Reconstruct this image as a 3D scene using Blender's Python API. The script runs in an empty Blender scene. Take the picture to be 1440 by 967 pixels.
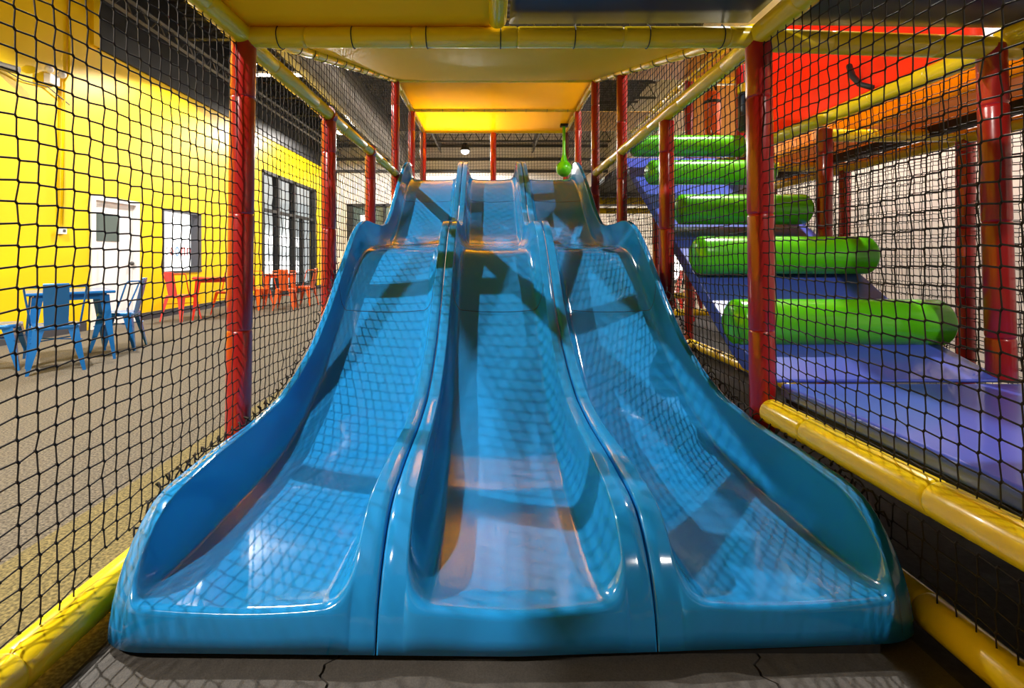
import bpy, math, random
import numpy as np
from mathutils import Vector
random.seed(7)
C = bpy.context.scene.collection
PI = math.pi

# ------------------------------------------------------------------ camera
cd = bpy.data.cameras.new('camera'); cam = bpy.data.objects.new('camera', cd); C.objects.link(cam)
cam.location = (0, 0, 1.10); cam.rotation_euler = (PI/2, 0, 0)
cd.sensor_width = 36; cd.lens = 693/1440*36
cd.shift_x = 28/1440; cd.shift_y = -121.5/1440
cd.clip_start = 0.02
bpy.context.scene.camera = cam

# ------------------------------------------------------------------ world, exposure
vs = bpy.context.scene.view_settings
vs.view_transform = 'Standard'; vs.look = 'None'; vs.gamma = 1; vs.use_curve_mapping = False
vs.exposure = 0.0
w = bpy.data.worlds.new('world'); bpy.context.scene.world = w; w.use_nodes = True
w.node_tree.nodes['Background'].inputs[0].default_value = (1.0, 0.93, 0.86, 1)
w.node_tree.nodes['Background'].inputs[1].default_value = 0.07

# high-bay lamps of the hall and two added fill lamps: (x, y, z, watts)
LAMPS = [(-4.52, 9.45, 4.87, 900), (-4.2, 3.4, 4.95, 1450), (-2.6, -1.3, 4.3, 1350),
         (-0.62, 7.85, 3.95, 360), (-0.9, 16.4, 4.6, 900), (2.85, 4.1, 4.9, 750),
         (2.7, -2.8, 4.9, 700), (3.88, 6.6, 4.9, 650), (-4.6, 15.0, 4.9, 900)]  # first two here are unseen fills added for the mat and right wall

# ------------------------------------------------------------------ materials
def mat(name, col, rough=0.5, metal=0.0, coat=0.0, spec=0.5, emit=None, es=0, bump=None, trans=0.0, var=None, tcol=None):
    m = bpy.data.materials.new(name); m.use_nodes = True
    nt = m.node_tree; b = nt.nodes['Principled BSDF']
    b.inputs['Base Color'].default_value = (*col, 1)
    b.inputs['Roughness'].default_value = rough; b.inputs['Metallic'].default_value = metal
    b.inputs['Coat Weight'].default_value = coat; b.inputs['Coat Roughness'].default_value = 0.04
    b.inputs['Specular IOR Level'].default_value = spec
    if emit:
        b.inputs['Emission Color'].default_value = (*emit, 1); b.inputs['Emission Strength'].default_value = es
    tc = nt.nodes.new('ShaderNodeTexCoord')
    if var:     # (scale, amount): soft blotches / speckle in the colour
        n = nt.nodes.new('ShaderNodeTexNoise'); n.inputs['Scale'].default_value = var[0]; n.inputs['Detail'].default_value = 6
        nt.links.new(tc.outputs['Object'], n.inputs['Vector'])
        r = nt.nodes.new('ShaderNodeValToRGB')
        a = var[1]
        r.color_ramp.elements[0].position = 0.35; r.color_ramp.elements[1].position = 0.65
        r.color_ramp.elements[0].color = (*[c*(1-a) for c in col], 1)
        r.color_ramp.elements[1].color = (*[min(1, c*(1+a)) for c in col], 1)
        nt.links.new(n.outputs['Fac'], r.inputs['Fac']); nt.links.new(r.outputs['Color'], b.inputs['Base Color'])
    if bump:    # (scale, strength, distance)
        n = nt.nodes.new('ShaderNodeTexNoise'); n.inputs['Scale'].default_value = bump[0]; n.inputs['Detail'].default_value = 3
        nt.links.new(tc.outputs['Object'], n.inputs['Vector'])
        bp = nt.nodes.new('ShaderNodeBump'); bp.inputs['Strength'].default_value = bump[1]; bp.inputs['Distance'].default_value = bump[2]
        nt.links.new(n.outputs['Fac'], bp.inputs['Height']); nt.links.new(bp.outputs['Normal'], b.inputs['Normal'])
        if coat: nt.links.new(bp.outputs['Normal'], b.inputs['Coat Normal'])
    if trans:
        t = nt.nodes.new('ShaderNodeBsdfTranslucent'); t.inputs['Color'].default_value = (*(tcol or col), 1)
        mx = nt.nodes.new('ShaderNodeMixShader'); mx.inputs[0].default_value = trans
        nt.links.new(b.outputs[0], mx.inputs[1]); nt.links.new(t.outputs[0], mx.inputs[2])
        nt.links.new(mx.outputs[0], nt.nodes['Material Output'].inputs['Surface'])
    return m

M = {}
M['slide'] = mat('blue_gloss_plastic', (0.014, 0.25, 0.63), 0.10, coat=0.2, spec=0.5, bump=(3.5, 0.06, 0.02))
M['groove'] = mat('dark_joint', (0.01, 0.05, 0.12), 0.6)
M['red'] = mat('red_vinyl', (0.36, 0.008, 0.007), 0.28, coat=0.4, bump=(14, 0.12, 0.01))
M['yellow'] = mat('yellow_vinyl', (0.90, 0.66, 0.010), 0.26, coat=0.45, bump=(14, 0.14, 0.01))
M['tarp'] = mat('yellow_canopy_vinyl', (0.88, 0.57, 0.006), 0.6, spec=0.1, bump=(3, 0.10, 0.03), trans=0.10, tcol=(1.0, 0.6, 0.01))  # same cloth as the flat roof, made less translucent to dim the near canopies
M['glowtarp'] = mat('yellow_translucent_vinyl', (0.86, 0.55, 0.01), 0.32, bump=(3, 0.10, 0.03), trans=0.5, tcol=(1.0, 0.66, 0.01))
M['navy'] = mat('navy_vinyl', (0.012, 0.022, 0.05), 0.38, bump=(4, 0.1, 0.02))
M['redtarp'] = mat('red_translucent_vinyl', (0.92, 0.075, 0.006), 0.5, bump=(3, 0.15, 0.03), trans=0.5, tcol=(1.0, 0.06, 0.005))
M['tan'] = mat('tan_vinyl', (0.62, 0.32, 0.05), 0.5, var=(2, 0.12))
M['tanglow'] = mat('tan_translucent_board', (0.62, 0.32, 0.05), 0.5, trans=0.25, tcol=(0.9, 0.40, 0.06))  # board made translucent so lamplight from above brightens its underside
M['green'] = mat('green_vinyl', (0.10, 0.60, 0.004), 0.26, coat=0.4, bump=(7, 0.12, 0.012))
M['bluemat'] = mat('blue_vinyl', (0.06, 0.105, 0.60), 0.30, coat=0.25, bump=(3, 0.12, 0.02))
M['net'] = mat('black_net_cord', (0.012, 0.008, 0.007), 0.8)
M['black'] = mat('black_paint', (0.012, 0.012, 0.013), 0.6)
M['rubber'] = mat('black_rubber', (0.022, 0.020, 0.019), 0.75, var=(60, 0.3))
M['foam'] = mat('grey_foam_tile', (0.066, 0.058, 0.050), 0.65, var=(220, 0.2), bump=(260, 0.4, 0.002))
M['ywall'] = mat('yellow_wall_paint', (0.92, 0.61, 0.001), 0.42, spec=0.25, bump=(120, 0.05, 0.002))
M['white'] = mat('white_paint', (0.92, 0.91, 0.90), 0.45)
M['beige'] = mat('beige_wall', (0.76, 0.70, 0.65), 0.7)
M['charcoal'] = mat('charcoal_base', (0.05, 0.05, 0.06), 0.5)
M['glassgrey'] = mat('grey_glass', (0.10, 0.14, 0.13), 0.1)
M['chblue'] = mat('blue_metal', (0.012, 0.16, 0.48), 0.25, metal=0.2, coat=0.5)
M['chred'] = mat('red_metal', (0.72, 0.03, 0.012), 0.28, metal=0.1, coat=0.4)
M['chorange'] = mat('orange_metal', (0.88, 0.13, 0.015), 0.28, metal=0.1, coat=0.4)
M['galv'] = mat('galvanised_duct', (0.22, 0.21, 0.20), 0.42, metal=0.6)
M['steel'] = mat('grey_steel', (0.10, 0.095, 0.09), 0.5, metal=0.4)
M['dsteel'] = mat('dark_steel', (0.035, 0.033, 0.032), 0.6)
M['lamp'] = mat('lamp_glow', (1, 1, 1), 0.5, emit=(1, 0.93, 0.82), es=60)
M['tube'] = mat('strip_glow', (1, 1, 1), 0.5, emit=(1, 0.96, 0.9), es=7)
M['daylight'] = mat('bright_outdoors', (1, 1, 1), 0.5, emit=(1, 0.98, 0.97), es=2.8)
M['daydim'] = mat('grey_outdoors', (0.4, 0.42, 0.42), 0.5, emit=(0.75, 0.78, 0.78), es=0.8)
M['yplastic'] = mat('yellow_plastic', (0.85, 0.6, 0.02), 0.4)
M['txred'] = mat('letter_red', (0.75, 0.25, 0.25), 0.5)
M['txblue'] = mat('letter_blue', (0.25, 0.45, 0.75), 0.5)
M['txgrey'] = mat('letter_grey', (0.50, 0.54, 0.53), 0.5)
g = bpy.data.materials.new('clear_glass'); g.use_nodes = True
gb = g.node_tree.nodes['Principled BSDF']; gb.inputs['Transmission Weight'].default_value = 1; gb.inputs['Roughness'].default_value = 0.0
gb.inputs['IOR'].default_value = 1.15; gb.inputs['Base Color'].default_value = (0.95, 0.97, 0.97, 1); M['glass'] = g

# carpet: speckled grey-brown with an olive-yellow band beside the play frame
def carpet():
    m = mat('speckled_carpet', (0.15, 0.125, 0.09), 0.9); nt = m.node_tree; b = nt.nodes['Principled BSDF']
    tc = nt.nodes.new('ShaderNodeTexCoord')
    n = nt.nodes.new('ShaderNodeTexNoise'); n.inputs['Scale'].default_value = 90; n.inputs['Detail'].default_value = 4
    nt.links.new(tc.outputs['Object'], n.inputs['Vector'])
    def ramp(a, c):
        r = nt.nodes.new('ShaderNodeValToRGB'); e = r.color_ramp.elements
        e[0].position = .38; e[0].color = (*a, 1); e[1].position = .68; e[1].color = (*c, 1)
        nt.links.new(n.outputs['Fac'], r.inputs['Fac']); return r
    r1 = ramp((.05, .043, .033), (.20, .17, .125)); r2 = ramp((.075, .06, .02), (.26, .205, .075))
    sx = nt.nodes.new('ShaderNodeSeparateXYZ'); nt.links.new(tc.outputs['Object'], sx.inputs[0])
    gt = nt.nodes.new('ShaderNodeMath'); gt.operation = 'GREATER_THAN'; gt.inputs[1].default_value = -1.76
    nt.links.new(sx.outputs['X'], gt.inputs[0])
    mx = nt.nodes.new('ShaderNodeMixRGB'); nt.links.new(gt.outputs[0], mx.inputs[0])
    nt.links.new(r1.outputs[0], mx.inputs[1]); nt.links.new(r2.outputs[0], mx.inputs[2]); nt.links.new(mx.outputs[0], b.inputs['Base Color'])
    return m
M['carpet'] = carpet()
def decking():   # corrugated dark roof deck
    m = mat('dark_roof_deck', (0.020, 0.019, 0.019), 0.55, metal=0.2); nt = m.node_tree; b = nt.nodes['Principled BSDF']
    tc = nt.nodes.new('ShaderNodeTexCoord'); wv = nt.nodes.new('ShaderNodeTexWave'); wv.bands_direction = 'Y'; wv.inputs['Scale'].default_value = 1.6
    nt.links.new(tc.outputs['Object'], wv.inputs['Vector']); bp = nt.nodes.new('ShaderNodeBump'); bp.inputs['Distance'].default_value = .05
    nt.links.new(wv.outputs['Fac'], bp.inputs['Height']); nt.links.new(bp.outputs['Normal'], b.inputs['Normal']); return m
M['deck'] = decking()

# ------------------------------------------------------------------ mesh helpers
class MB:
    def __init__(s): s.v = []; s.f = []
    def add(s, v, f):
        o = len(s.v); s.v += [tuple(p) for p in v]; s.f += [tuple(i+o for i in q) for q in f]; return s
    def box(s, x0, y0, z0, x1, y1, z1):
        v = [(x0,y0,z0),(x1,y0,z0),(x1,y1,z0),(x0,y1,z0),(x0,y0,z1),(x1,y0,z1),(x1,y1,z1),(x0,y1,z1)]
        return s.add(v, [(0,3,2,1),(4,5,6,7),(0,1,5,4),(1,2,6,5),(2,3,7,6),(3,0,4,7)])
    def hexa(s, b, t):  # bottom quad, top quad
        return s.add(list(b)+list(t), [(0,3,2,1),(4,5,6,7),(0,1,5,4),(1,2,6,5),(2,3,7,6),(3,0,4,7)])
    def tube(s, pts, r, n=12, cap=True):
        P = [Vector(p) for p in pts]; R = r if isinstance(r, (list, tuple)) else [r]*len(P)
        T = []
        for i in range(len(P)):
            a = P[max(i-1, 0)]; b = P[min(i+1, len(P)-1)]; T.append((b-a).normalized())
        up = Vector((0,0,1)) if abs(T[0].z) < .9 else Vector((1,0,0))
        N = (up - T[0]*up.dot(T[0])).normalized(); v = []
        for i, p in enumerate(P):
            N = (N - T[i]*N.dot(T[i])).normalized(); B = T[i].cross(N)
            for k in range(n):
                a = 2*PI*k/n; v.append(p + (N*math.cos(a)+B*math.sin(a))*R[i])
        f = []
        for i in range(len(P)-1):
            for k in range(n):
                f.append((i*n+k, i*n+(k+1)%n, (i+1)*n+(k+1)%n, (i+1)*n+k))
        if cap:
            f.append(tuple(range(n-1, -1, -1))); f.append(tuple((len(P)-1)*n+k for k in range(n)))
        return s.add(v, f)
    def sphere(s, c, r, n=16, m=10, sz=1):
        v = []; f = []
        for i in range(m+1):
            a = PI*i/m
            for k in range(n):
                b = 2*PI*k/n; v.append((c[0]+r*math.sin(a)*math.cos(b), c[1]+r*math.sin(a)*math.sin(b), c[2]+r*sz*math.cos(a)))
        for i in range(m):
            for k in range(n): f.append((i*n+k, i*n+(k+1)%n, (i+1)*n+(k+1)%n, (i+1)*n+k))
        return s.add(v, f)
    def build(s, name, m, parent=None, smooth=False, bevel=0):
        me = bpy.data.meshes.new(name); me.from_pydata(s.v, [], s.f); me.update()
        if smooth:
            me.polygons.foreach_set('use_smooth', [True]*len(me.polygons))
        o = bpy.data.objects.new(name, me); C.objects.link(o); me.materials.append(M[m] if isinstance(m, str) else m)
        if parent:
            o.parent = parent; o.location = -parent.location if False else (0,0,0)
            o.matrix_parent_inverse = parent_inv(parent)
        if bevel:
            b = o.modifiers.new('bevel', 'BEVEL'); b.width = bevel; b.segments = 3; b.limit_method = 'ANGLE'
            me.polygons.foreach_set('use_smooth', [True]*len(me.polygons))
            e = o.modifiers.new('wn', 'WEIGHTED_NORMAL')
        if smooth == 'auto':
            try: me.set_sharp_from_angle(angle=math.radians(40))
            except Exception: pass
        return o
def parent_inv(p):
    from mathutils import Matrix
    m = Matrix.Translation(p.location) @ p.rotation_euler.to_matrix().to_4x4()
    return m.inverted()
def tag(o, label, cat, group=None, kind=None):
    o['label'] = label; o['category'] = cat
    if group: o['group'] = group
    if kind: o['kind'] = kind
    return o
def struct(o): o['kind'] = 'structure'; return o
def empty(name, loc, label, cat, group=None, rz=0):
    o = bpy.data.objects.new(name, None); C.objects.link(o); o.location = loc; o.rotation_euler = (0,0,rz); o.empty_display_size = .1
    return tag(o, label, cat, group)
def copy_thing(root, loc, rz, label, group=None):
    r = root.copy(); C.objects.link(r); r.location = loc; r.rotation_euler = (0,0,rz); r['label'] = label
    if group: r['group'] = group
    for ch in root.children:
        c = ch.copy(); C.objects.link(c); c.parent = r
        for gch in ch.children:
            d = gch.copy(); C.objects.link(d); d.parent = c
    return r

# ================================================================== THE HALL
XW = -6.12; XRW = 4.35; YF = 18.6; ZC = 5.9
struct(MB().box(XW-.3, -5, -.1, 9, YF+.3, 0).build('floor', 'carpet'))
struct(MB().box(XW-.3, -5, ZC, 9, YF+.3, ZC+.1).build('ceiling', 'deck'))
# left wall, built around its openings (door 7.52..8.5, window 9.15..10.35, shopfront 13.1..17.1)
wl = MB()
def wseg(y0, y1, z0, z1): wl.box(XW-.2, y0, z0, XW, y1, z1)
ZT = 4.34
wseg(-5, 7.62, 2.06, ZC); wseg(-5, 7.50, 0, 2.06); wseg(8.52, 9.15, 0, 2.06)
wseg(7.62, 9.15, 2.06, ZT); wseg(9.15, 10.36, 0, .80); wseg(9.15, 10.36, 2.02, ZT); wseg(10.36, 13.1, 0, ZT)
wseg(13.1, 17.1, 3.46, ZT); wseg(17.1, YF, 0, ZT)
struct(wl.build('wall_left', 'ywall'))
struct(MB().box(XW-.2, 7.62, ZT, XW+.04, YF, ZC).build('wall_left_upper', 'black'))
struct(MB().box(XRW, -1, 0, XRW+.2, YF, ZC).build('wall_right', 'beige'))
struct(MB().box(XW-.2, YF, 0, XRW+.2, YF+.2, ZC).build('wall_back', 'beige'))
bl = MB()
for y0, y1 in ((-5, 7.42), (8.6, 13.05), (17.15, YF)): bl.box(XW, y0, 0, XW+.015, y1, .13)
struct(bl.build('baseboard_left', 'charcoal'))
tb = MB()
for z in (4.30, 4.75, 5.25): tb.box(XW+.1, YF-.12, z, XRW, YF-.001, z+.09)
struct(tb.build('trim_1', 'dsteel'))
tb = MB()   # pilaster column edge on the yellow wall
tb.box(XW, 7.50, ZT, XW+.06, 7.62, ZC); struct(tb.build('trim_2', 'ywall'))

# door 1
dr = MB().box(XW-.08, 7.58, .01, XW-.03, 8.44, 1.99).build('door_1', 'white'); struct(dr)
df = MB(); df.box(XW-.12, 7.50, 0, XW+.03, 7.58, 2.06); df.box(XW-.12, 8.44, 0, XW+.03, 8.52, 2.06); df.box(XW-.12, 7.58, 1.99, XW+.03, 8.44, 2.06)
df.build('door_frame', 'white', dr)
MB().box(XW-.03, 7.64, 1.36, XW-.022, 8.12, 1.80).build('door_pane', 'glassgrey', dr)
MB().sphere((XW+.01, 8.36, 1.0), .035).build('door_knob', 'steel', dr, smooth=True)
# window 1 with poster lettering
wn = MB(); y0, y1, z0, z1 = 9.15, 10.36, .80, 2.02
wn.box(XW-.16, y0, z0, XW+.01, y0+.04, z1); wn.box(XW-.16, y1-.1, z0, XW+.01, y1, z1); wn.box(XW-.16, y0, z1-.04, XW+.01, y1, z1); wn.box(XW-.16, y0, z0, XW+.02, y1, z0+.04)
wo = struct(wn.build('window_1', 'charcoal'))
MB().box(XW-.12, y0+.04, z0+.04, XW-.11, y1-.1, z1-.04).build('window_pane', 'glass', wo)
MB().box(XW-.20, y0-.1, z0-.1, XW-.19, y1+.1, z1+.1).build('bright_backdrop', 'daylight', wo)
# "C o o m" style row of faded letters stuck on the glass
def ring(mb, cy, cz, ro, ri, x, a0=0, a1=360):
    n = 18; v = []; f = []
    for i in range(n+1):
        a = math.radians(a0+(a1-a0)*i/n)
        for x_ in (x, x+.006):
            v.append((x_, cy+ro*math.cos(a)*.7, cz+ro*math.sin(a))); v.append((x_, cy+ri*math.cos(a)*.7, cz+ri*math.sin(a)))
    for i in range(n):
        o = i*4; p = o+4
        f += [(o+2, p+2, p+3, o+3), (o, o+1, p+1, p), (o, p, p+2, o+2), (o+1, o+3, p+3, p+1)]
    mb.add(v, f)
lx = XW-.105; cz = 1.22
s_ = MB().sphere((lx, 9.26, cz), .10, 14, 8).build('window_letter', 'txgrey', wo, smooth=True); s_.scale = (.06, 1, 1); s_.location = (lx*(1-.06), 0, 0)
q = MB(); ring(q, 9.43, cz, .08, .05, lx, 50, 310); q.build('window_letter', 'txgrey', wo)
q = MB(); ring(q, 9.57, cz, .08, .045, lx); q.build('window_letter', 'txred', wo)
q = MB(); ring(q, 9.74, cz, .10, .055, lx); q.build('window_letter', 'txblue', wo)
q = MB(); q.box(lx, 9.86, cz-.09, lx+.006, 9.90, cz+.09); q.box(lx, 9.95, cz-.09, lx+.006, 9.99, cz+.09); q.box(lx, 9.86, cz+.05, lx+.006, 9.99, cz+.09); q.build('window_letter', 'txred', wo)
q = MB(); q.box(lx, 10.04, cz-.08, lx+.006, 10.08, cz+.08); q.box(lx, 10.13, cz-.08, lx+.006, 10.17, cz+.08); q.box(lx, 10.04, cz+.05, lx+.006, 10.17, cz+.08); q.build('window_letter', 'txred', wo)
# window 2: shopfront glazing with mullions
y0, y1, z0, z1 = 13.1, 17.1, 0.0, 3.46
wn = MB(); wn.box(XW-.14, y0, z0, XW+.02, y0+.09, z1); wn.box(XW-.14, y1-.14, z0, XW+.02, y1, z1); wn.box(XW-.14, y0, z1-.09, XW+.02, y1, z1); wn.box(XW-.14, y0, z0, XW+.02, y1, .18)
for ym in (14.05, 15.2): wn.box(XW-.14, ym, z0, XW+.02, ym+.12, z1)
wn.box(XW-.12, y0, 2.35, XW+.01, y1, 2.43); wn.box(XW-.12, 15.9, 0, XW+.01, 15.97, 2.35)
w2 = struct(wn.build('window_2', 'black'))
MB().box(XW-.08, y0, z0, XW-.07, y1, z1).build('window_pane', 'glass', w2)
MB().box(XW-2.6, 11.0, 1.55, XW-2.5, 22, 2.0).build('bright_backdrop', 'daylight', w2)
MB().box(XW-2.6, 11.0, .45, XW-2.5, 22, .95).build('bright_backdrop', 'daylight', w2)
MB().box(XW-2.9, 10.0, -.1, XW-2.8, 24, 4.5).build('grey_backdrop', 'daydim', w2)
# window 3: far wall
wn = MB(); X0, X1 = -5.45, -3.2
wn.box(X0, YF-.1, 0, X0+.22, YF-.001, 3.1); wn.box(X1-.1, YF-.1, 0, X1, YF-.001, 3.1); wn.box(X0, YF-.1, 3.02, X1, YF-.001, 3.12); wn.box(-4.1, YF-.1, 0, -4.0, YF-.001, 3.1)
w3 = struct(wn.build('window_3', 'black'))
MB().box(X0+.2, YF-.03, 0, X1-.1, YF-.02, 3.05).build('window_pane', 'glassgrey', w3)
MB().box(-4.95, YF-.05, 1.3, -4.55, YF-.04, 2.7).build('lit_opening', 'daylight', w3)
# window 4: bright glazing low on the right wall beyond the slide
wn = MB(); wn.box(XRW-.06, 9.2, .5, XRW-.001, 9.3, 2.2); wn.box(XRW-.06, 12.9, .5, XRW-.001, 13, 2.2); wn.box(XRW-.06, 9.2, 2.12, XRW-.001, 13, 2.2); wn.box(XRW-.06, 11.0, .5, XRW-.001, 11.1, 2.2); wn.box(XRW-.06, 9.2, .5, XRW-.001, 13, .58)
w4 = struct(wn.build('window_4', 'charcoal')); MB().box(XRW-.03, 9.3, .58, XRW-.02, 12.9, 2.12).build('window_pane', 'daylight', w4)

# wall fittings
t = empty('wall_switch_box', (XW, 6.98, 1.47), 'small white box on the yellow wall below a thin conduit', 'switch box')
MB().box(XW, 6.93, 1.43, XW+.06, 7.03, 1.53).build('box_body', 'white', t, bevel=.008)
MB().box(XW+.06, 6.96, 1.46, XW+.066, 7.0, 1.5).build('switch_plate', 'steel', t)
tag(MB().tube([(XW+.025, 6.98, 1.53), (XW+.025, 7.02, 3.6), (XW+.025, 7.1, 3.75), (XW+.025, 7.1, ZC)], .018, 8).build('wall_conduit', 'ywall', smooth=True), 'thin yellow painted conduit running up the yellow wall left of the white door', 'conduit')
t = empty('emergency_light', (XW, 6.85, 3.62), 'white twin emergency light with cable high on the yellow wall beside the conduit', 'light')
MB().box(XW, 6.72, 3.48, XW+.09, 6.88, 3.62).build('light_housing', 'white', t, bevel=.01)
for dy in (6.70, 6.90): MB().sphere((XW+.10, dy, 3.66), .05).build('lamp_head', 'white', t, smooth=True)
t = empty('wall_camera', (XW, 6.05, 3.50), 'small grey security camera high on the yellow wall at the photo left edge', 'camera')
MB().box(XW, 6.0, 3.42, XW+.06, 6.1, 3.52).build('bracket', 'steel', t)
MB().tube([(XW+.06, 6.05, 3.46), (XW+.24, 6.12, 3.42)], .05, 12).build('camera_body', 'steel', t, smooth='auto')
tag(MB().tube([(XW+.03, 6.08, 3.45), (XW+.03, 6.4, 3.40), (XW+.03, 6.75, 3.44), (XW+.03, 7.1, 3.30)], .008, 6).build('hanging_cable', 'black'), 'thin black cable strung along the yellow wall between camera and emergency light', 'cable')

# roof steel
def truss(p0, p1, h, label, m='dsteel', n=24):
    p0 = Vector(p0); p1 = Vector(p1); t = empty('roof_truss', p0, label, 'truss', 'roof trusses under the black ceiling')
    d = (p1-p0)/n; b = MB(); r = .035
    b.tube([p0, p1], r, 4); b.build('bottom_chord', m, t)
    b = MB(); b.tube([p0+Vector((0,0,h)), p1+Vector((0,0,h))], r, 4); b.build('top_chord', m, t)
    b = MB()
    for i in range(n):
        a = p0+d*i; c = p0+d*(i+1)
        if i % 2: a = a+Vector((0,0,h))
        else: c = c+Vector((0,0,h))
        b.tube([a, c], .014, 4)
    b.build('web', m, t)
LBL = ['nearest grey roof truss at upper left above the yellow wall', 'second roof truss crossing above the strip light', 'third roof truss seen beyond the left rail',
       'fourth roof truss behind the round duct', 'fifth roof truss seen above the slide top', 'last roof truss in front of the far beige wall']
for i, Y in enumerate((9.6, 11.2, 12.8, 14.4, 16.0, 17.6)):
    truss((XW+.1, Y, 5.25 if i else 5.35), (XRW-.1, Y, 5.25 if i else 5.35), .4, LBL[i], 'steel' if i in (0, 1) else 'dsteel', 44)
truss((-5.6, 6.5, 4.85), (-5.6, 18.3, 4.85), .22, 'long slender roof truss running lengthwise beside the yellow wall', 'steel', 60)
truss((-1.9, 9.0, 5.0), (-1.9, 18.3, 5.0), .3, 'lengthwise roof truss seen left of the star bright lamp above the slide', 'steel', 44)
truss((1.5, 9.0, 5.0), (1.5, 18.3, 5.0), .3, 'lengthwise roof truss seen above the green ball', 'steel', 44)
dc = MB(); n = 60; pts = [(-3.45, 6.6+i*.2, 5.0) for i in range(n)]; rr = [.44 + (.012 if i % 3 == 0 else 0) for i in range(n)]
tag(dc.tube(pts, rr, 28).build('air_duct', 'galv', smooth=True), 'large round grey spiral air duct under the black ceiling behind the left netting', 'duct')
# lamps
LL = ['glaring lamp beside the top of the front left red post', 'lamp over the cafe floor nearer than the strip light', 'lamp over the cafe floor behind the viewpoint', 'lamp right above the yellow roof, glowing through it',
      'star bright lamp above the left slide divider', 'lamp above the green roller climb', 'fill lamp added behind the viewpoint to light the blue mat', 'fill lamp added in the aisle to brighten the white right wall', 'lamp above the orange tables by the shopfront']
for (x, y, z, W), lab in zip(LAMPS, LL):
    t = empty('high_bay_lamp', (x, y, z), 'round black high bay '+lab, 'lamp', 'high bay lamps of the hall')
    MB().tube([(x, y, z+.05), (x, y, z+.12), (x, y, z+.3)], [.17, .15, .07], 20).build('lamp_housing', 'black', t, smooth='auto')
    MB().tube([(x, y, z+.3), (x, y, ZC)], .01, 6).build('hanger_rod', 'black', t)
    o = MB().sphere((x, y, z+.02), .13, 20, 10, .6).build('lamp_lens', 'lamp', t, smooth=True); 
    ld = bpy.data.lights.new('lamp_light', 'SPOT'); ld.energy = W; ld.shadow_soft_size = .07 if y < 0 else .028; ld.color = (1, .94, .86); ld.spot_size = math.radians(176 if y > 12 else 146); ld.spot_blend = .18
    lo = bpy.data.objects.new('lamp_light', ld); C.objects.link(lo); lo.location = (x, y, z-.10)
t = empty('strip_light', (-4.7, 11.0, 5.15), 'long white strip light glowing behind the front left red post', 'light')
MB().box(-5.6, 10.95, 5.19, -3.1, 11.05, 5.24).build('light_housing', 'white', t)
MB().box(-5.6, 10.96, 5.15, -3.9, 11.04, 5.19).build('light_diffuser', 'tube', t)

# ================================================================== FLOORING UNDER THE FRAME
tag(MB().box(-1.10, .2, 0, 4.3, 10.5, .006).build('rubber_flooring', 'rubber'), 'black rubber sheet flooring under the whole play frame and slide', 'flooring')
def tile_edge(x, y, amp):   # interlocking puzzle edge
    return x + amp*(math.sin(y*2*PI/.12) + .35*math.sin(y*6*PI/.12))
def foam_tile(x0, x1, a0, a1, label):
    b = MB(); n = 120; y0, y1 = .55, 1.95; v = []
    for i in range(n+1):
        y = y0+(y1-y0)*i/n
        v += [(tile_edge(x0, y, a0)+.002, y, .006), (tile_edge(x0, y, a0)+.0035, y, .020), (tile_edge(x1, y, a1)-.0035, y, .020), (tile_edge(x1, y, a1)-.002, y, .006)]
    f = [(i*4+k, i*4+4+k, i*4+5+k, i*4+1+k) for i in range(n) for k in range(3)]
    b.add(v, f); tag(b.build('foam_floor_tile', 'foam'), label, 'floor tile', 'grey interlocking foam tiles in front of the slide')
foam_tile(-1.06, -.43, 0, .016, 'grey foam floor tile at the left lane end beside the yellow floor rail')
foam_tile(-.43, .71, .016, .016, 'middle grey foam floor tile in front of the centre slide lane')
foam_tile(.71, 1.19, .016, 0, 'shaded grey foam floor tile at the right lane end')

# ================================================================== THE SLIDE
def table(T, step=.01, sig=.05):
    ys = np.arange(T[0][0], T[-1][0]+1e-6, step); z = np.interp(ys, [t[0] for t in T], [t[1] for t in T])
    k = int(3*sig/step); ker = np.exp(-.5*(np.arange(-k, k+1)*step/sig)**2); ker /= ker.sum()
    zp = np.concatenate([2*z[0]-z[k:0:-1], z, 2*z[-1]-z[-2:-k-2:-1]]); return ys, np.convolve(zp, ker, 'valid')
BED = table([(1.60,.140),(2.1,.130),(2.4,.155),(2.7,.25),(3.0,.41),(3.3,.63),(3.6,.89),(3.85,1.07),(4.0,1.15),(4.2,1.19),(4.6,1.20),(5.0,1.235),(5.25,1.34),(5.5,1.52),(5.8,1.78),(6.05,1.97),(6.25,2.08),(6.45,2.13),(6.8,2.14)])
RIM = table([(1.60,.352),(1.9,.36),(2.2,.36),(2.5,.39),(2.75,.47),(3.0,.59),(3.3,.81),(3.6,1.08),(3.8,1.25),(3.95,1.35),(4.1,1.405),(4.25,1.42),(4.5,1.41),(4.8,1.41),(5.05,1.45),(5.3,1.60),(5.6,1.86),(5.9,2.10),(6.1,2.24),(6.3,2.33),(6.48,2.33),(6.62,2.25),(6.75,2.12),(6.8,2.05)], sig=.04)
def bedz(y): return float(np.interp(y, *BED))
def rimz(y):
    if y < 1.6: return float(np.interp(y, [1.305,1.32,1.345,1.39,1.445,1.51,1.6], [.045,.10,.16,.235,.30,.338,.352]))
    return float(np.interp(y, *RIM))
ST = [((1.302,.046),(1.302,.046)), ((1.303,.10),(1.308,.09)), ((1.304,.146),(1.320,.14)), ((1.308,.157),(1.338,.182)), ((1.318,.162),(1.364,.226)),
      ((1.335,.161),(1.400,.268)), ((1.37,.156),(1.445,.306)), ((1.43,.150),(1.500,.336)), ((1.52,.144),(1.555,.348))]
y = 1.60
while y < 6.81:
    ST.append(((y, bedz(y)), (y, rimz(y)))); y += .05
def seam_c(y): return .085-.0137*y
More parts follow.
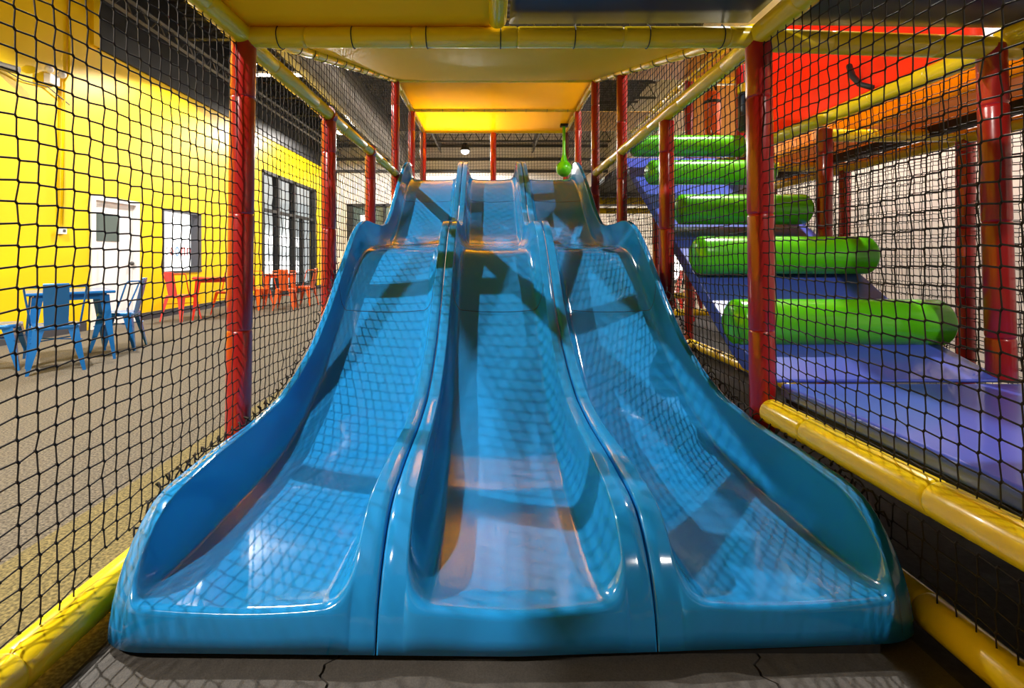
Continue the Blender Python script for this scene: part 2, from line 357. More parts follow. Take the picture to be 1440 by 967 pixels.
def half(y): return float(np.interp(y, [1.3, 1.8, 3.9, 6.4], [.376, .381, .378, .366]))
def ss(a, b, x):
    t = min(1, max(0, (x-a)/(b-a))); return t*t*(3-2*t)
def lane(idx, label):
    outer = {0: -1, 1: 0, 2: 1}[idx]
    cols = []     # (side, kind, param)
    th = [8*i for i in range(0, 11)]; TM = math.radians(80)
    half_cols = [('e', 0.955), ('e', .93)]
    seq = []
    for k in (.0, .2, .4, .6, .8): seq.append(('bed', k))
    for a in th: seq.append(('wall', (math.sin(math.radians(a))/math.sin(TM), .93*(1-math.cos(math.radians(a)))/(1-math.cos(TM)))))
    seq += [('wall', (1.02, .975)), ('wall', (1.055, .997)), ('fl', 0.0), ('fl', .45), ('fl', .85), ('edge', (.004, .004)), ('edge', (.0, .012)), ('edge', (.0, .06))]
    full = [(-1, s) for s in reversed(seq)] + [(1, s) for s in seq[1:]]
    v = []; NC = 0
    for (b, r) in ST:
        row = []
        yb = b[0]; h = half(yb); cx = seam_c(yb) + (idx-1)*2*h
        fr = 1-ss(1.5, 2.3, yb)
        for side, (kind, p) in full:
            isout = (side == outer)
            tb = (.76 if isout else .64) - (.05 if isout else .06)*fr; tf = (.90 if isout else .835)-.03*fr - (.035 if isout else 0)*fr
            if kind == 'bed': t = tb*p; wgt = 0; dz = -.012*(1-p*p)
            elif kind == 'wall': t = tb+(tf-tb)*p[0]; wgt = p[1]; dz = 0
            elif kind == 'fl':
                t0 = tb+(tf-tb)*1.10; t = t0+(1-t0)*p; wgt = 1; dz = 0
            else: t = 1; wgt = 1; dz = -p[1]
            x = cx + side*t*h
            if kind in ('fl', 'edge'):
                gap = .0022 if not isout else 0
                if kind == 'edge': x = cx + side*(h - gap - p[0])
            yy = b[0]*(1-wgt)+r[0]*wgt; zz = b[1]*(1-wgt)+r[1]*wgt + dz*(1 if zz_ok(b[1]) else 0)
            if kind == 'edge' and isout:
                e = p[1]; x = cx+side*(h+ (.0 if e < .01 else .012 if e < .05 else .020))
                zz = r[1]-(.004 if e < .01 else .02 if e < .05 else .30)
            zz = max(zz, .046)
            row.append((x, yy, zz))
        # bowed front, rounded outer corners
        xl = seam_c(yb)-3*h-.02; xr = seam_c(yb)+3*h+.02; out = []
        for (x, yy, zz) in row:
            f = 1-ss(1.34, 2.2, yy); d = min(x-xl, xr-x); off = .012*abs(x-.06)+ (.03 if x > .06 else 0)*max(0, x-.06)
            if d < .15: off += .085*(1-math.sqrt(max(0, 1-(1-max(d, 0)/.15)**2)))
            out.append((x, yy+off*f, zz))
        v += out; NC = len(out)
    NR = len(ST); f = [(i*NC+k, i*NC+k+1, (i+1)*NC+k+1, (i+1)*NC+k) for i in range(NR-1) for k in range(NC-1)]
    b = MB().add(v, f); o = b.build('slide_lane', 'slide', slide, smooth=True)
    sm = o.modifiers.new('thick', 'SOLIDIFY'); sm.thickness = .008; sm.offset = -1
    # flush joints between the upper, middle and lower mouldings
    for yj in (3.42, 5.78):
        j = MB(); h = half(yj); cx = seam_c(yj)+(idx-1)*2*h; P = []
        for side, (kind, p) in full:
            if kind == 'fl' or kind == 'edge': continue
            isout = (side == outer); tb = .76 if isout else .64; tf = .90 if isout else .835
            if kind == 'bed': t = tb*p; wgt = 0; dz = -.012*(1-p*p)
            else: t = tb+(tf-tb)*p[0]; wgt = p[1]; dz = 0
            P.append((cx+side*t*h, yj, bedz(yj)*(1-wgt)+rimz(yj)*wgt+dz+.0005))
        j.tube(P, .0022, 5); j.build('moulding_joint', 'groove', o, smooth=True)
    if label: o['label'] = label
def zz_ok(z): return True
slide = empty('wave_slide', (.06, 1.34, 0), 'glossy blue three lane wave slide filling the middle of the photo', 'slide')
for i, l in enumerate(('left slide lane', 'centre slide lane', 'right slide lane')): lane(i, l)
MB().box(-.96, 1.345, .007, 1.06, 2.4, .05).build('gap_shade_block', 'black', slide)  # black block added to darken the shadow gap under the slide front
# steel legs under the upper part
for sx in (-.9, 1.0):
    MB().tube([(sx, 4.3, .006), (sx, 4.3, 1.10)], .03, 10).build('support_leg', 'dsteel', slide, smooth='auto')

# ================================================================== PADDED POSTS AND RAILS
def padded(pts, r, seam=.55, first=.2, n=20, dip=.0035):
    """tube with foam-sleeve joints: returns points and radii"""
    P = [Vector(p) for p in pts]; out = [P[0]]; R = [r]; nxt = first
    acc = 0
    for i in range(len(P)-1):
        L = (P[i+1]-P[i]).length; d = (P[i+1]-P[i])/L
        while nxt < acc+L-.02:
            s = nxt-acc
            if s > .02:
                for e, q in ((-.012, 1), (-.004, 1-dip/r*.6), (0, 1-dip/r*1.6), (.004, 1-dip/r*.6), (.012, 1)): out.append(P[i]+d*(s+e)); R.append(r*q)
            nxt += seam
        acc += L; out.append(P[i+1]); R.append(r)
    return out, R
def post(label, x, y, z1, xb=None, z0=0.006, r=.055, collar=None, seam=.55, first=.2, name='padded_post'):
    xb = x if xb is None else xb
    p, R = padded([(xb, y, z0), (x, y, z1)], r, seam, first)
    t = empty(name, (xb, y, z0), label, 'post')
    MB().tube(p, R, 24).build('foam_sleeve', 'red', t, smooth='auto')
    MB().tube([(x, y, z1), (x, y, z1+.012)], [r*.8, r*.55], 20).build('end_cap', 'red', t, smooth='auto')
    if collar:
        c = MB(); n = 24   # a ring clamped round the rail above
        c.tube([(x, y-.03, collar), (x, y+.03, collar)], r*1.12, 20); c.build('rail_collar', 'red', t, smooth='auto')
    MB().tube([(xb, y, z0), (xb, y, z0+.01)], r*1.25, 20).build('foot_plate', 'dsteel', t, smooth='auto')
    return t
def rail(label, pts, r=.05, ties=0, seam=.6, first=.3, name='padded_rail', m='yellow'):
    p, R = padded(pts, r, seam, first)
    t = empty(name, pts[0], label, 'rail')
    MB().tube(p, R, 24).build('foam_sleeve', m, t, smooth='auto')
    if ties:
        P = [Vector(q) for q in pts]; L = P[-1]-P[0]; T = L.normalized()
        up = Vector((0,0,1)); N = (up-T*up.dot(T)).normalized(); B = T.cross(N)
        for k in range(ties):
            c = P[0]+L*((k+.5)/ties); b = MB(); q = [c+(N*math.cos(a)+B*math.sin(a))*(r+.002) for a in [2*PI*i/18 for i in range(19)]]
            b.tube(q, .0026, 5, cap=False); b.add(*([], []))
            b.tube([c+N*(r+.002), c+N*(r+.012)+T*.006], .004, 5); b.build('cable_tie', 'black', t, smooth=True)
    return t
XL, XR, X2, X3 = -1.18, 1.26, 2.40, 3.42
YA, YB, YC, YD, YE, YG = 2.34, 3.56, 4.78, 6.01, 7.22, 8.44
ZR = 2.13; ZT_ = 3.27
# left row
post('red padded post at front left, the thick one left of the slide', XL, YA, 2.12, xb=XL-.03, r=.056)
post('red post second from the front on the left, its top clasping the yellow rail', XL, YB, 2.08, r=.052, collar=ZR)
post('red post third from the front on the left, its top clasping the yellow rail', XL, YC, 2.08, r=.05, collar=ZR)
post('tall red post beside the top of the left slide lane', XL, YD, ZT_-.03, r=.05)
post('tall red post left of the slide top, halfway along the glowing yellow roof', XL, YE, ZT_-.04, r=.05)
post('rear left red corner post under the glowing yellow roof', XL, YG, ZT_-.04, r=.052)
post('red middle post behind the centre lane at the back of the deck', .02, YG, ZT_-.04, r=.05)
# right row
post('red padded post at front right between slide and blue mat', XR+.005, YA, 2.12, xb=XR+.03, r=.058)
post('red post second from the front on the right, holding the yellow rail', XR, YB, 2.08, r=.052)
post('red post third from the front on the right, reaching the sloping canopy', XR, YC, 2.86, r=.05)
post('tall red post beside the top of the right slide lane', XR, YD, ZT_-.03, r=.05)
post('tall red post right of the green ball, halfway along the yellow roof', XR, YE, ZT_-.04, r=.05)
post('rear right red corner post behind the green ball', XR, YG, ZT_-.04, r=.05)
# row 2
post('dark red post at the right edge beyond the blue mat', X2-.03, YA, 2.10, xb=X2+.02, z0=.52, r=.056)
post('red post behind the right ends of the green rollers', X2, YB, 2.02, r=.052)
post('red post right of the red punching bag above the top roller', X2+.02, YC, 3.25, r=.052)
post('red post left of the red punching bag above the top roller', X2, YD, 3.25, r=.05)
post('red post at the far end of the roller climb row', X2, YE, 2.05, r=.05)
# row 3
post('dark red post in front of the white wall, left of the right edge post', X3, YB, 1.95, r=.056)
post('dark red post in front of the white wall behind the roller climb', X3, YC, 1.95, r=.05)
post('slim dark red outer post far down the white wall', X3, YD, 1.95, r=.05)
post('rear outer dark red post far beyond the slide', X3, YG, 1.95, r=.05)

rail('yellow padded rail along the top left from near post towards the slide top', [(XL, YA, ZR), (XL, YD-.02, ZR)], .046, seam=.62)
rail('olive yellow padded tube overhead at the top left corner', [(XL, -1.3, ZR+.02), (XL, YA, ZR+.02)], .052, seam=.5)
rail('yellow padded rail along the right from front post down to the slide top', [(XR, YA, ZR), (XR, YD-.02, ZR)], .046, seam=.62)
rail('olive yellow padded tube overhead right of centre', [(XR, -1.3, ZR+.03), (XR, YA, ZR+.02)], .052, seam=.5)
rail('olive padded cross beam overhead from front left post to front right post', [(XL, YA, 2.145), (XR, YA, 2.145)], .048, ties=7, seam=.5)
rail('dark olive cross beam overhead at the right between two red posts', [(XR+.04, YA, 2.13), (X2+.1, YA, 2.09)], .052, seam=.5)
rail('short olive tube hanging overhead at the photo top centre', [(.025, -1.3, 2.22), (.025, YA-.06, 2.20)], .042, ties=3, seam=.6, first=.2)
rail('olive padded tube overhead at the top right corner', [(X2+.02, .95, 2.17), (X2+.02, YA, 2.13)], .05)
rail('bright yellow padded rail in front of the blue mat at the right', [(XR, -1.1, .45), (XR, 2.22, .405)], .056, seam=.56, first=.25)
rail('yellow padded floor rail at bottom right beside the slide', [(XR+.01, -1.1, .075), (XR+.01, 2.26, .075)], .052, seam=.56)
rail('bright yellow padded floor rail at bottom left beside the slide', [(XL, -1.1, .085), (XL, 2.26, .085)], .058, seam=.6, first=.5)
rail('yellow tube sloping up along the left edge of the canopy', [(XL, YA+.05, 2.19), (XL, YD, ZT_)], .04, ties=16, seam=.6)
rail('yellow tube sloping up along the right edge of the canopy', [(XR, YA+.05, 2.19), (XR, YD, ZT_)], .04, ties=12, seam=.6)
rail('yellow tube along the left edge of the glowing flat roof', [(XL, YD, ZT_), (XL, YG, ZT_)], .042)
rail('yellow tube along the right edge of the glowing flat roof', [(XR, YD, ZT_), (XR, YG, ZT_)], .042)
rail('yellow cross tube where sloping canopy meets flat roof', [(XL, YD, ZT_), (XR, YD, ZT_)], .036)
rail('yellow cross tube in the middle of the glowing flat roof', [(XL, YE, ZT_), (XR, YE, ZT_)], .036, ties=8)
rail('yellow cross tube at the back end of the glowing flat roof', [(XL, YG, ZT_), (XR, YG, ZT_)], .045)
rail('yellow green padded rail below the red panel at upper right', [(X2, YA+.05, 2.10), (X2, YD, 2.12)], .05, seam=.4)
rail('olive rail in front of the white wall at the far right', [(X3, .95, 1.97), (X3, YG, 1.97)], .05)
rail('olive cross rail under the raised deck behind the roller row', [(X2, YB, 1.98), (X3, YB, 1.98)], .045)
rail('far olive cross rail under the raised deck', [(X2, YC, 1.98), (X3, YC, 1.98)], .045)
rail('dim yellow cross tube under the rear deck right of the slide top', [(XR, YE, 1.93), (X3, YE, 1.93)], .05)
rail('second dim yellow cross tube under the rear deck right of the slide', [(XR, YG, 1.90), (X3, YG, 1.90)], .05)
rail('shiny yellow floor rail seen under the roller climb', [(X2, YB+.1, .07), (X2, YG, .07)], .05, ties=8, seam=.3)
rail('yellow floor cross rail far behind under the climb', [(XR+.05, YE, .30), (X3, YE, .30)], .05)
rail('rearmost yellow floor cross rail under the climb', [(XR+.05, YG, .45), (X3, YG, .45)], .05)
rail('yellow rail across the top of the far panel behind the punching bag', [(X2, YD, ZT_), (X3, YD, ZT_)], .045)
rail('yellow tube along the rear roof edge above the roller climb', [(X2, YC, ZT_), (X2, YG, ZT_)], .042)

# ================================================================== CANOPIES AND PANELS
def sheet(name, m, label, cat, P00, P10, P11, P01, sag=.0, nx=28, ny=28, wr=.0, th=.006, seed=0):
    rs = random.Random(seed); ph = [(rs.uniform(2, 9), rs.uniform(-5, 5), rs.uniform(0, 6)) for _ in range(5)]
    A, B, D, E = map(Vector, (P00, P10, P11, P01)); nrm = (B-A).cross(E-A).normalized(); v = []
    for j in range(ny+1):
        for i in range(nx+1):
            s = i/nx; u = j/ny; p = (A*(1-s)+B*s)*(1-u)+(E*(1-s)+D*s)*u
            d = math.sin(PI*s)*math.sin(PI*u); p = p + Vector((0,0,-sag*d))
            if wr: p = p + nrm*wr*sum(math.sin(a*s+b*u*3+c) for a, b, c in ph)*.3*min(1, 4*d)
            v.append(p)
    f = [(j*(nx+1)+i, j*(nx+1)+i+1, (j+1)*(nx+1)+i+1, (j+1)*(nx+1)+i) for j in range(ny) for i in range(nx)]
    o = MB().add(v, f).build(name, m, smooth=True); s = o.modifiers.new('t', 'SOLIDIFY'); s.thickness = th
    return tag(o, label, cat)
sheet('canopy_panel', 'tarp', 'dim yellow vinyl canopy panel overhead at top left of the frame', 'canopy', (XL+.03, -1.3, 2.20), (.00, -1.3, 2.20), (.00, YA-.01, 2.19), (XL+.03, YA-.01, 2.19), .03, wr=.006, seed=2)
sheet('canopy_panel', 'navy', 'dark navy vinyl canopy panel overhead at top centre right', 'canopy', (.08, -1.3, 2.22), (XR-.06, -1.3, 2.22), (XR-.06, YA-.03, 2.205), (.08, YA-.03, 2.20), .02, wr=.004, seed=3)
sheet('canopy_panel', 'navy', 'dark navy vinyl canopy panel overhead at the top right corner', 'canopy', (XR+.07, 1.9, 2.20), (X3, 1.9, 2.20), (X3, YA-.03, 2.17), (XR+.07, YA-.03, 2.195), .02, wr=.004, seed=4)
sheet('sloping_canopy', 'tarp', 'sagging yellow vinyl canopy sloping up from the cross beam to the flat roof', 'canopy', (XL+.02, YA+.06, 2.215), (XR-.02, YA+.06, 2.215), (XR-.02, YD, ZT_+.0), (XL+.02, YD, ZT_+.0), .10, 40, 40, wr=.02, seed=5)
sheet('roof_panel', 'glowtarp', 'brightly glowing yellow roof panel over the slide top, nearer one', 'roof panel', (XL, YD+.02, ZT_), (XR, YD+.02, ZT_), (XR, YE, ZT_), (XL, YE, ZT_), .015, wr=.004, seed=6)
sheet('roof_panel', 'glowtarp', 'brightly glowing yellow roof panel over the deck, rear one', 'roof panel', (XL, YE+.01, ZT_), (XR, YE+.01, ZT_), (XR, YG, ZT_), (XL, YG, ZT_), .015, wr=.004, seed=7)
sheet('roof_panel', 'tan', 'tan roof panel seen through netting right of the sloping canopy', 'roof panel', (XR+.05, YC-.1, ZT_+.02), (X3, YC-.1, ZT_+.02), (X3, YD+.05, ZT_+.02), (XR+.05, YD+.05, ZT_+.02), .015, wr=.004, seed=8)
sheet('roof_panel', 'tan', 'small tan roof panel far back right of the green ball', 'roof panel', (XR+.05, YE+.1, ZT_), (X3, YE+.1, ZT_), (X3, YG, ZT_), (XR+.05, YG, ZT_), .015, wr=.004, seed=9)
sheet('vinyl_backdrop', 'tan', 'tan vertical vinyl panel behind the red punching bag', 'panel', (X2+.06, YD+.05, 2.1), (X3, YD+.05, 2.1), (X3, YD+.05, ZT_-.05), (X2+.06, YD+.05, ZT_-.05), 0, wr=.01, seed=10)
# red side panel above the right rail, with its black strap
t = empty('red_side_panel', (X2+.02, YA+.1, 2.15), 'bright orange red vinyl panel with a black strap at upper right', 'panel')
rp = sheet('panel_sheet', 'redtarp', 'x', 'x', (X2+.03, YA+.1, 2.15), (X2+.03, 4.5, 2.15), (X2+.06, 4.5, 3.2), (X2+.06, YA+.1, 3.2), 0, wr=.02, seed=11)
for k in ('label', 'category'): del rp[k]
rp.parent = t; rp.matrix_parent_inverse = parent_inv(t)
MB().tube([(X2-.01, 3.30, 2.385), (X2-.03, 3.24, 2.29), (X2-.04, 3.16, 2.21), (X2-.04, 3.06, 2.155)], .018, 6).build('strap', 'black', t, smooth=True)
# raised deck over the right-hand bays
tag(MB().box(X2+.36, .9, 2.045, X3+.02, YC+1.1, 2.07).build('deck_board', 'tanglow'), 'brown underside board of the raised deck at far right', 'deck')
sheet('deck_fascia', 'glowtarp', 'bright yellow vinyl edge strip of the raised deck below the red panel', 'panel', (X2+.34, 1.0, 2.045), (X2+.34, YD, 2.045), (X2+.34, YD, 2.27), (X2+.34, 1.0, 2.27), 0.0, 30, 4, wr=.006, seed=12)  # translucent vinyl picked so light from behind brightens the strip
tag(MB().box(X3-.30, .9, 1.965, X3-.22, YD, 2.04).build('deck_joist', 'black', bevel=.006), 'long black joist running below the brown deck board at right', 'joist')
tag(MB().box(XL+.05, 6.86, 1.99, X3, YG+.1, 2.07).build('rear_deck', 'navy', bevel=.01), 'dark rear deck platform behind the slide top', 'deck')
tag(MB().box(XR+.08, 4.98, 2.0, X2+.02, 6.86, 2.07).build('landing_deck', 'navy', bevel=.01), 'dark landing deck at the head of the roller climb', 'deck')
# small yellow box beyond
tag(MB().box(1.6, YG-.3, 2.08, 1.95, YG-.05, 2.22).build('foam_block', 'yplastic', bevel=.01), 'yellow foam block on the rear deck beyond the right lane', 'block')

# ================================================================== ROLLER CLIMB
def extr(poly, x0, x1):   # polygon in (y, z) swept along x
    n = len(poly); v = [(x0, y, z) for y, z in poly]+[(x1, y, z) for y, z in poly]
    f = [tuple(range(n)), tuple(range(2*n-1, n-1, -1))]+[(i, n+i, n+(i+1)%n, (i+1)%n) for i in range(n)]
    return MB().add(v, f)
ramp_top = [(2.30, .53), (2.62, .63), (4.95, 2.12)]
t = empty('roller_climb', (1.85, 2.3, .5), 'blue padded climbing ramp carrying five green rollers right of the slide', 'climbing ramp')
extr([(2.30, .515), (2.30, .53), (2.64, .635), (4.95, 2.10), (4.99, 2.04), (2.72, .57), (2.6, .515)], XR+.06, X2+.0).build('ramp_pad', 'bluemat', t, bevel=.008)
def roller(y, z, x0, x1, r):
    n = 34; pts = []; R = []
    for q in (0, .25, .5, .72, .9, 1): pts.append((x0+.05*q*1.0, y, z)); R.append(r*(.55+.45*math.sin(q*PI/2)))
    m = 12
    for i in range(1, m): pts.append((x0+.05+(x1-x0-.1)*i/m, y, z)); R.append(r*(1+.006*math.sin(i*2.3)))
    for q in (1, .9, .72, .5, .25, 0): pts.append((x1-.05*q, y, z)); R.append(r*(.55+.45*math.sin(q*PI/2)))
    t2 = MB().tube(pts, R, n); return t2
for i, (y, z, xr, r) in enumerate(((2.70, .745, 2.475, .128), (3.17, 1.115, 2.44, .122), (3.64, 1.455, 2.34, .112), (4.12, 1.81, 2.36, .104), (4.60, 2.14, 2.36, .10))):
    o = roller(y, z, XR+.03+(.06 if i == 2 else 0), xr, r).build('roller', 'green', t, smooth='auto')
    o['label'] = ['lowest green roller', 'second green roller', 'third green roller', 'fourth green roller', 'top green roller'][i]
tag(MB().box(XR+.07, .75, .455, X3+.0, 2.28, .52).build('platform_mat', 'bluemat', bevel=.018), 'flat blue padded mat at the foot of the roller climb behind the yellow rail', 'mat')
tag(MB().box(XR+.10, .75, .42, X3-.02, 2.28, .452).build('platform_board', 'black'), 'black board under the flat blue mat', 'board')

# punching bags, ball
t = empty('punching_bag', (2.30, 5.15, 2.95), 'red punching bag hanging by black straps above the top green roller', 'punching bag')
MB().tube([(2.30, 5.15, 2.36), (2.30, 5.15, 2.38), (2.30, 5.15, 2.66), (2.30, 5.15, 2.80), (2.30, 5.15, 2.83)], [.06, .085, .085, .078, .05], 22).build('bag_body', 'redtarp' if False else 'chorange', t, smooth='auto')
MB().tube([(2.30, 5.15, 2.70), (2.30, 5.15, 2.73)], .088, 22).build('strap_band', 'black', t, smooth='auto')
for a in (0, 2.1, 4.2): MB().tube([(2.30+.085*math.cos(a), 5.15+.085*math.sin(a), 2.72), (2.30, 5.15, 2.97)], .010, 6).build('strap', 'black', t)
MB().tube([(2.30, 5.15, 2.96), (2.30, 5.15, ZT_)], .006, 6).build('hanging_cord', 'black', t)
t = empty('hanging_bag', (2.33, 4.55, 2.75), 'navy hanging bag with a yellow top behind the front right red post', 'punching bag')
MB().tube([(2.33, 4.55, 2.26), (2.33, 4.55, 2.28), (2.33, 4.55, 2.60), (2.33, 4.55, 2.62)], [.04, .055, .055, .04], 18).build('bag_body', 'navy', t, smooth='auto')
MB().tube([(2.33, 4.55, 2.62), (2.33, 4.55, 2.70)], .06, 18).build('bag_cap', 'yellow', t, smooth='auto')
MB().tube([(2.33, 4.55, 2.70), (2.33, 4.62, ZT_)], .006, 6).build('hanging_cord', 'black', t)
t = empty('hanging_ball', (1.16, 7.95, ZT_), 'green ball on a green rod hanging behind the top of the right lane', 'ball')
MB().sphere((1.16, 7.95, 2.53), .13, 22, 14).build('ball_body', 'green', t, smooth=True)
MB().tube([(1.16, 7.95, 2.62), (1.16, 7.95, 2.74), (1.16, 7.95, 2.80), (1.16, 7.95, ZT_-.02)], [.07, .035, .026, .024], 14).build('rod', 'green', t, smooth='auto')
MB().box(1.10, 7.9, ZT_-.06, 1.22, 8.0, ZT_-.02).build('mount_block', 'black', t)

# ================================================================== NETS
def net(label, O, U, V, lu, lv, inside, cell=.0535, r=.0026, bulge=.0, seed=1, name='safety_net', sub=True):
    rs = np.random.RandomState(seed); O = np.array(O, float); U = np.array(U, float); V = np.array(V, float); N = np.cross(U, V)
    nu = int(lu/cell)+1; nv = int(lv/cell)+1
    iu, iv = np.meshgrid(np.arange(nu), np.arange(nv), indexing='ij')
    du = .004*np.sin(iv*.23+iu*.05)+.0022*rs.randn(nu, nv)*.5 + .012*np.sin(iv*.07+1.3)
    dv = .005*np.sin(iu*.31+iv*.04)+.0022*rs.randn(nu, nv)*.5 + .010*np.sin(iu*.05)
    a = iu*cell+du; b = iv*cell+dv
    nn = bulge*np.sin(iu*.16)*np.sin(iv*PI/nv) + .002*rs.randn(nu, nv)
    P = O+a[..., None]*U+b[..., None]*V+nn[..., None]*N
    ok = np.array([[inside(P[i, j]) for j in range(nv)] for i in range(nu)])
    off = cell*.045
    n1 = P-off*.8*U+off*V; n2 = P+off*.8*U-off*V      # a knot ties each pair of cords over a short diagonal
    segs = []
    m = ok[:-1]&ok[1:]; segs.append((n2[:-1][m], n1[1:][m], r))
    m = ok[:, :-1]&ok[:, 1:]; segs.append((n1[:, :-1][m], n2[:, 1:][m], r))
    segs.append((n1[ok], n2[ok], r*1.55))
    VV = []; 
    for A, B, rr in segs:
        T = B-A; T /= np.linalg.norm(T, axis=1, keepdims=True); E = np.cross(T, N); E /= np.linalg.norm(E, axis=1, keepdims=True); F = np.cross(T, E)
        A = A-T*rr*.6; B = B+T*rr*.6
        ring = [E*rr, F*rr, -E*rr, -F*rr]
        VV.append(np.stack([A+q for q in ring]+[B+q for q in ring], 1).reshape(-1, 3))
    VV = np.concatenate(VV); ns = len(VV)//8
    base = np.array([(0,1,5,4),(1,2,6,5),(2,3,7,6),(3,0,4,7)]); F = (np.arange(ns)[:, None, None]*8+base).reshape(-1, 4)
    me = bpy.data.meshes.new(name); me.vertices.add(len(VV)); me.vertices.foreach_set('co', VV.ravel())
    me.loops.add(F.size); me.loops.foreach_set('vertex_index', F.ravel()); me.polygons.add(len(F)); me.polygons.foreach_set('loop_start', np.arange(len(F))*4)
    me.polygons.foreach_set('use_smooth', np.ones(len(F), bool)); me.update(); me.validate()
    o = bpy.data.objects.new(name, me); C.objects.link(o); me.materials.append(M['net'])
    return tag(o, label, 'net', 'black safety nets of the play frame')
def ztop(y): return 2.20 if y < YA else (2.19+(y-YA)*(ZT_-2.19)/(YD-YA) if y < YD else ZT_)
def rim_outer(y): return rimz(max(1.305, min(6.8, y))) if 1.36 < y < 6.75 else -1
nl = net('black rope net hung along the left side between camera and the slide', (XL, -1.03, .10), (0, 1, 0), (0, 0, 1), 9.47, 3.2,
    lambda p: p[2] < ztop(p[1])-.02 and p[2] > max(.11, rim_outer(p[1])-.16) and (p[1] < 6.8 or p[2] > 2.05), bulge=.006, seed=1)
nr = net('black rope net hung along the right side in front of the blue mat and rollers', (XR, -1.03, .10), (0, 1, 0), (0, 0, 1), 9.47, 3.2,
    lambda p: p[2] < ztop(p[1])-.02 and p[2] > max(.11, rim_outer(p[1])-.16) and (p[1] < 6.8 or p[2] > 2.05) and not (p[1] < 2.3 and .36 < p[2] < .42), bulge=.006, seed=2)
net('black rope net behind the roller climb along the second post row', (X2+.07, 1.0, .56), (0, 1, 0), (0, 0, 1), 6.0, 1.55, lambda p: p[1] > 1.5, seed=3, bulge=.01)
net('black rope net in front of the white wall along the outer post row', (X3, 1.0, .10), (0, 1, 0), (0, 0, 1), 7.5, 1.98, lambda p: True, seed=4, bulge=.01)
net('black rope net closing the back of the deck above the slide top', (XL, YG, 2.1), (1, 0, 0), (0, 0, 1), 2.45, 1.2, lambda p: True, cell=.05, seed=5)
net('black rope net across the rear below the deck, right of the slide', (XR, YG-.01, .1), (1, 0, 0), (0, 0, 1), 2.2, 1.8, lambda p: True, cell=.05, seed=6)
# black cord lacing the nets to the outer slide rims
def lacing(xs, par, y0, y1, sd):
    rs = random.Random(sd); pts = []; n = int((y1-y0)*110)
    for i in range(n):
        y = y0+(y1-y0)*i/n; c = Vector((xs(y), y+.10*(1-ss(1.34, 2.2, y)), rim_outer(y)-.004)); a = i*.9+rs.uniform(-.6, .6); q = .008+.014*rs.random()
        pts.append(c+Vector((q*math.cos(a)*.8, 0, q*math.sin(a)+.008)))
    MB().tube(pts, .0034, 5).build('lacing_cord', 'net', par, smooth=True)
xl = lambda y: seam_c(y)-3*half(y)-.020; xr_ = lambda y: seam_c(y)+3*half(y)+.020
lacing(xl, nl, 1.38, 3.6, 3); lacing(xr_, nr, 1.42, 3.4, 4)

# ================================================================== CAFE FURNITURE
def make_chair(col, label, group):
    t = empty('metal_chair', (0, 0, 0), label, 'chair', group)
    # seat pan (faces +y)
    b = MB(); n = 28; pr = []
    for k in range(n):
        a = 2*PI*k/n; c, s = math.cos(a), math.sin(a); e = .30
        pr.append((.18*math.copysign(abs(c)**e, c), .18*math.copysign(abs(s)**e, s)))
    lv = [(.96, .405), (1.0, .415), (1.0, .437), (.96, .447), (.80, .444), (.5, .438)]
    v = [(x*k, y*k, z) for k, z in lv for x, y in pr]; f = [(i*n+k, i*n+(k+1)%n, (i+1)*n+(k+1)%n, (i+1)*n+k) for i in range(len(lv)-1) for k in range(n)]
    f.append(tuple((len(lv)-1)*n+k for k in range(n))); f.append(tuple(range(n-1, -1, -1)))
    b.add(v, f).build('seat', col, t, smooth='auto')
    for sx in (-1, 1):
        for sy in (-1, 1):
            tx, ty, bx, by = .155*sx, .155*sy, .215*sx, .225*sy
            b = MB(); w0, w1 = .072, .022
            for (px, py, qx, qy) in ((w0, 0, w1, 0),):
                tq = [(tx-w0*sx, ty+.012*sy, .415), (tx+.012*sx, ty+.012*sy, .415), (tx+.012*sx, ty-w0*sy, .415), (tx-.01*sx, ty-.01*sy, .415)]
                bq = [(bx-w1*sx, by+.004*sy, 0), (bx+.004*sx, by+.004*sy, 0), (bx+.004*sx, by-w1*sy, 0), (bx-.006*sx, by-.006*sy, 0)]
                b.hexa(bq, tq)
            b.build('leg', col, t)
    # backrest splat
    b = MB(); v = []
    for z, y, w in ((.43, -.175, .088), (.55, -.200, .092), (.70, -.232, .095), (.80, -.252, .095), (.845, -.262, .095), (.855, -.255, .093)):
        v += [(-w, y, z), (0, y-.006, z), (w, y, z), (w, y+.006, z), (0, y, z), (-w, y+.006, z)]
    f = [(i*6+k, i*6+(k+1)%6, (i+1)*6+(k+1)%6, (i+1)*6+k) for i in range(5) for k in range(6)]+[(0,5,4,3,2,1), (30,31,32,33,34,35)]
    b.add(v, f).build('backrest', col, t)
    # hoop frame
    pts = []
    for k in range(25):
        a = PI*k/24; h_ = min(1, math.sin(a)*2.4); pts.append((math.copysign(abs(math.cos(a))**.7, math.cos(a))*(.185+.06*h_), -.02-.235*math.sin(a)**.7, .45+.37*h_**.75))
    MB().tube(pts, .009, 8).build('back_frame', col, t, smooth=True)
    for z, s in ((.30, .19),):
        b = MB(); b.tube([(-s, -s, z), (s, s, z)], .006, 6); b.tube([(s, -s, z), (-s, s, z)], .006, 6); b.build('cross_brace', col, t)
    return t
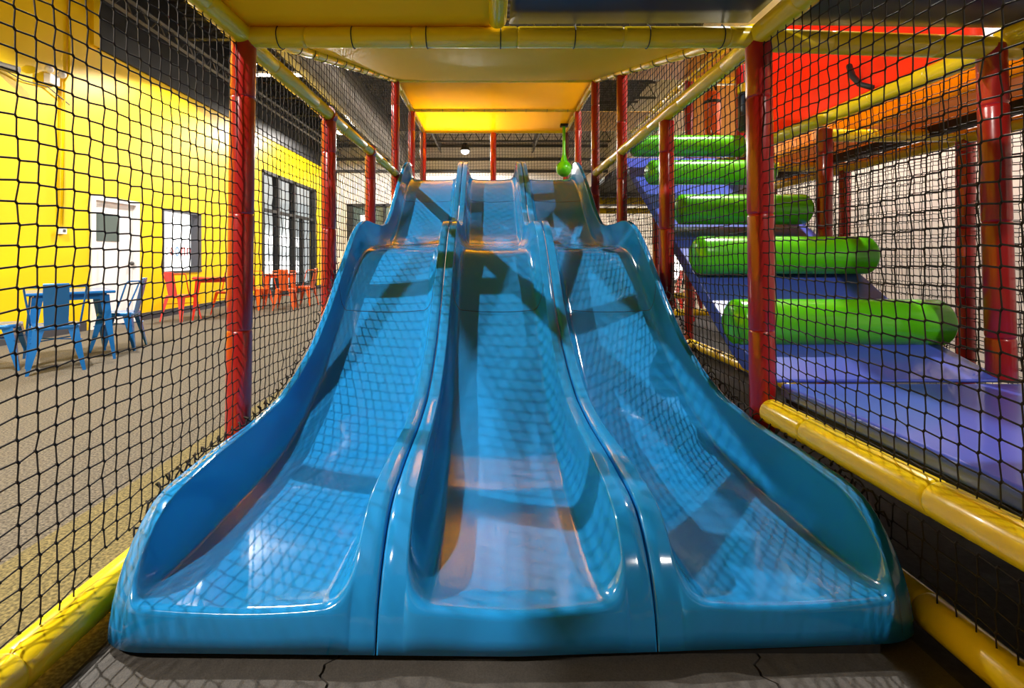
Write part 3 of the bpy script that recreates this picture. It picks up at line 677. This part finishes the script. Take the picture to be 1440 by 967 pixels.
def make_table(col, loc, rz, s, label, lab=None):
    t = empty('metal_table', (0,0,0), label, 'table')
    MB().box(-s, -s, .715, s, s, .745).build('tabletop', col, t, bevel=.01)
    a = MB(); k = s-.07
    a.box(-k, -k, .655, k, -k+.02, .715); a.box(-k, k-.02, .655, k, k, .715); a.box(-k, -k, .655, -k+.02, k, .715); a.box(k-.02, -k, .655, k, k, .715); a.build('apron', col, t)
    for sx in (-1, 1):
        for sy in (-1, 1):
            b = MB(); tx, ty, bx, by = (s-.05)*sx, (s-.05)*sy, (s+.0)*sx, (s+.0)*sy
            b.hexa([(bx-.025*sx, by, 0), (bx, by, 0), (bx, by-.025*sy, 0), (bx-.02*sx, by-.02*sy, 0)], [(tx-.09*sx, ty, .70), (tx, ty, .70), (tx, ty-.09*sy, .70), (tx-.05*sx, ty-.05*sy, .70)])
            b.build('leg', col, t)
    t.location = loc; t.rotation_euler = (0, 0, rz); return t
D = math.radians
def face(dx, dy): return math.atan2(-dx, dy)
def set_chair(c, x, y, dx, dy): c.location = (x, y, 0); c.rotation_euler = (0, 0, face(dx, dy))
make_table('chblue', (-4.60, 5.36, 0), D(45), .36, 'square blue metal table in front of the yellow wall')
G = 'blue metal chairs at the blue table'
cb = make_chair('chblue', 'blue metal chair seen from behind in front of the blue table', G); set_chair(cb, -4.30, 4.86, -.9, 1)
copy_thing(cb, (-4.50, 5.95, 0), face(-1, -.35), 'blue metal chair on the right side of the blue table before the white door', G)
copy_thing(cb, (-4.90, 4.86, 0), face(1, .6), 'blue metal chair cut by the left edge of the photo', G)
make_table('chred', (-5.12, 9.05, 0), D(30), .33, 'red metal table below the poster window')
G = 'red metal chairs at the red table'
cr = make_chair('chred', 'red metal chair left of the red table', G); set_chair(cr, -5.44, 8.62, .2, 1)
copy_thing(cr, (-5.14, 9.62, 0), face(-.3, -1), 'red metal chair right behind the red table next to the front left post', G)
make_table('chorange', (-4.75, 11.05, 0), D(20), .34, 'orange metal table in front of the shopfront glazing')
G = 'orange metal chairs at the orange table'
co = make_chair('chorange', 'orange metal chair nearest the front left red post', G); set_chair(co, -5.32, 10.95, 1, .1)
copy_thing(co, (-4.98, 10.5, 0), face(.3, 1), 'orange metal chair before the left front leg of the orange table', G)
copy_thing(co, (-4.38, 10.46, 0), face(-.2, 1), 'orange metal chair seen from behind at the middle of the orange table', G)
copy_thing(co, (-4.28, 11.3, 0), face(-1, .1), 'orange metal chair at the right end of the orange table seen side on', G)
copy_thing(cr, (3.40, 9.5, 0), face(-1, 0), 'red chair far behind the rollers near the bright window, left one', 'red chairs behind the play frame')
copy_thing(cr, (3.95, 9.6, 0), face(-1, 0), 'red chair far behind the rollers near the bright window, right one', 'red chairs behind the play frame')
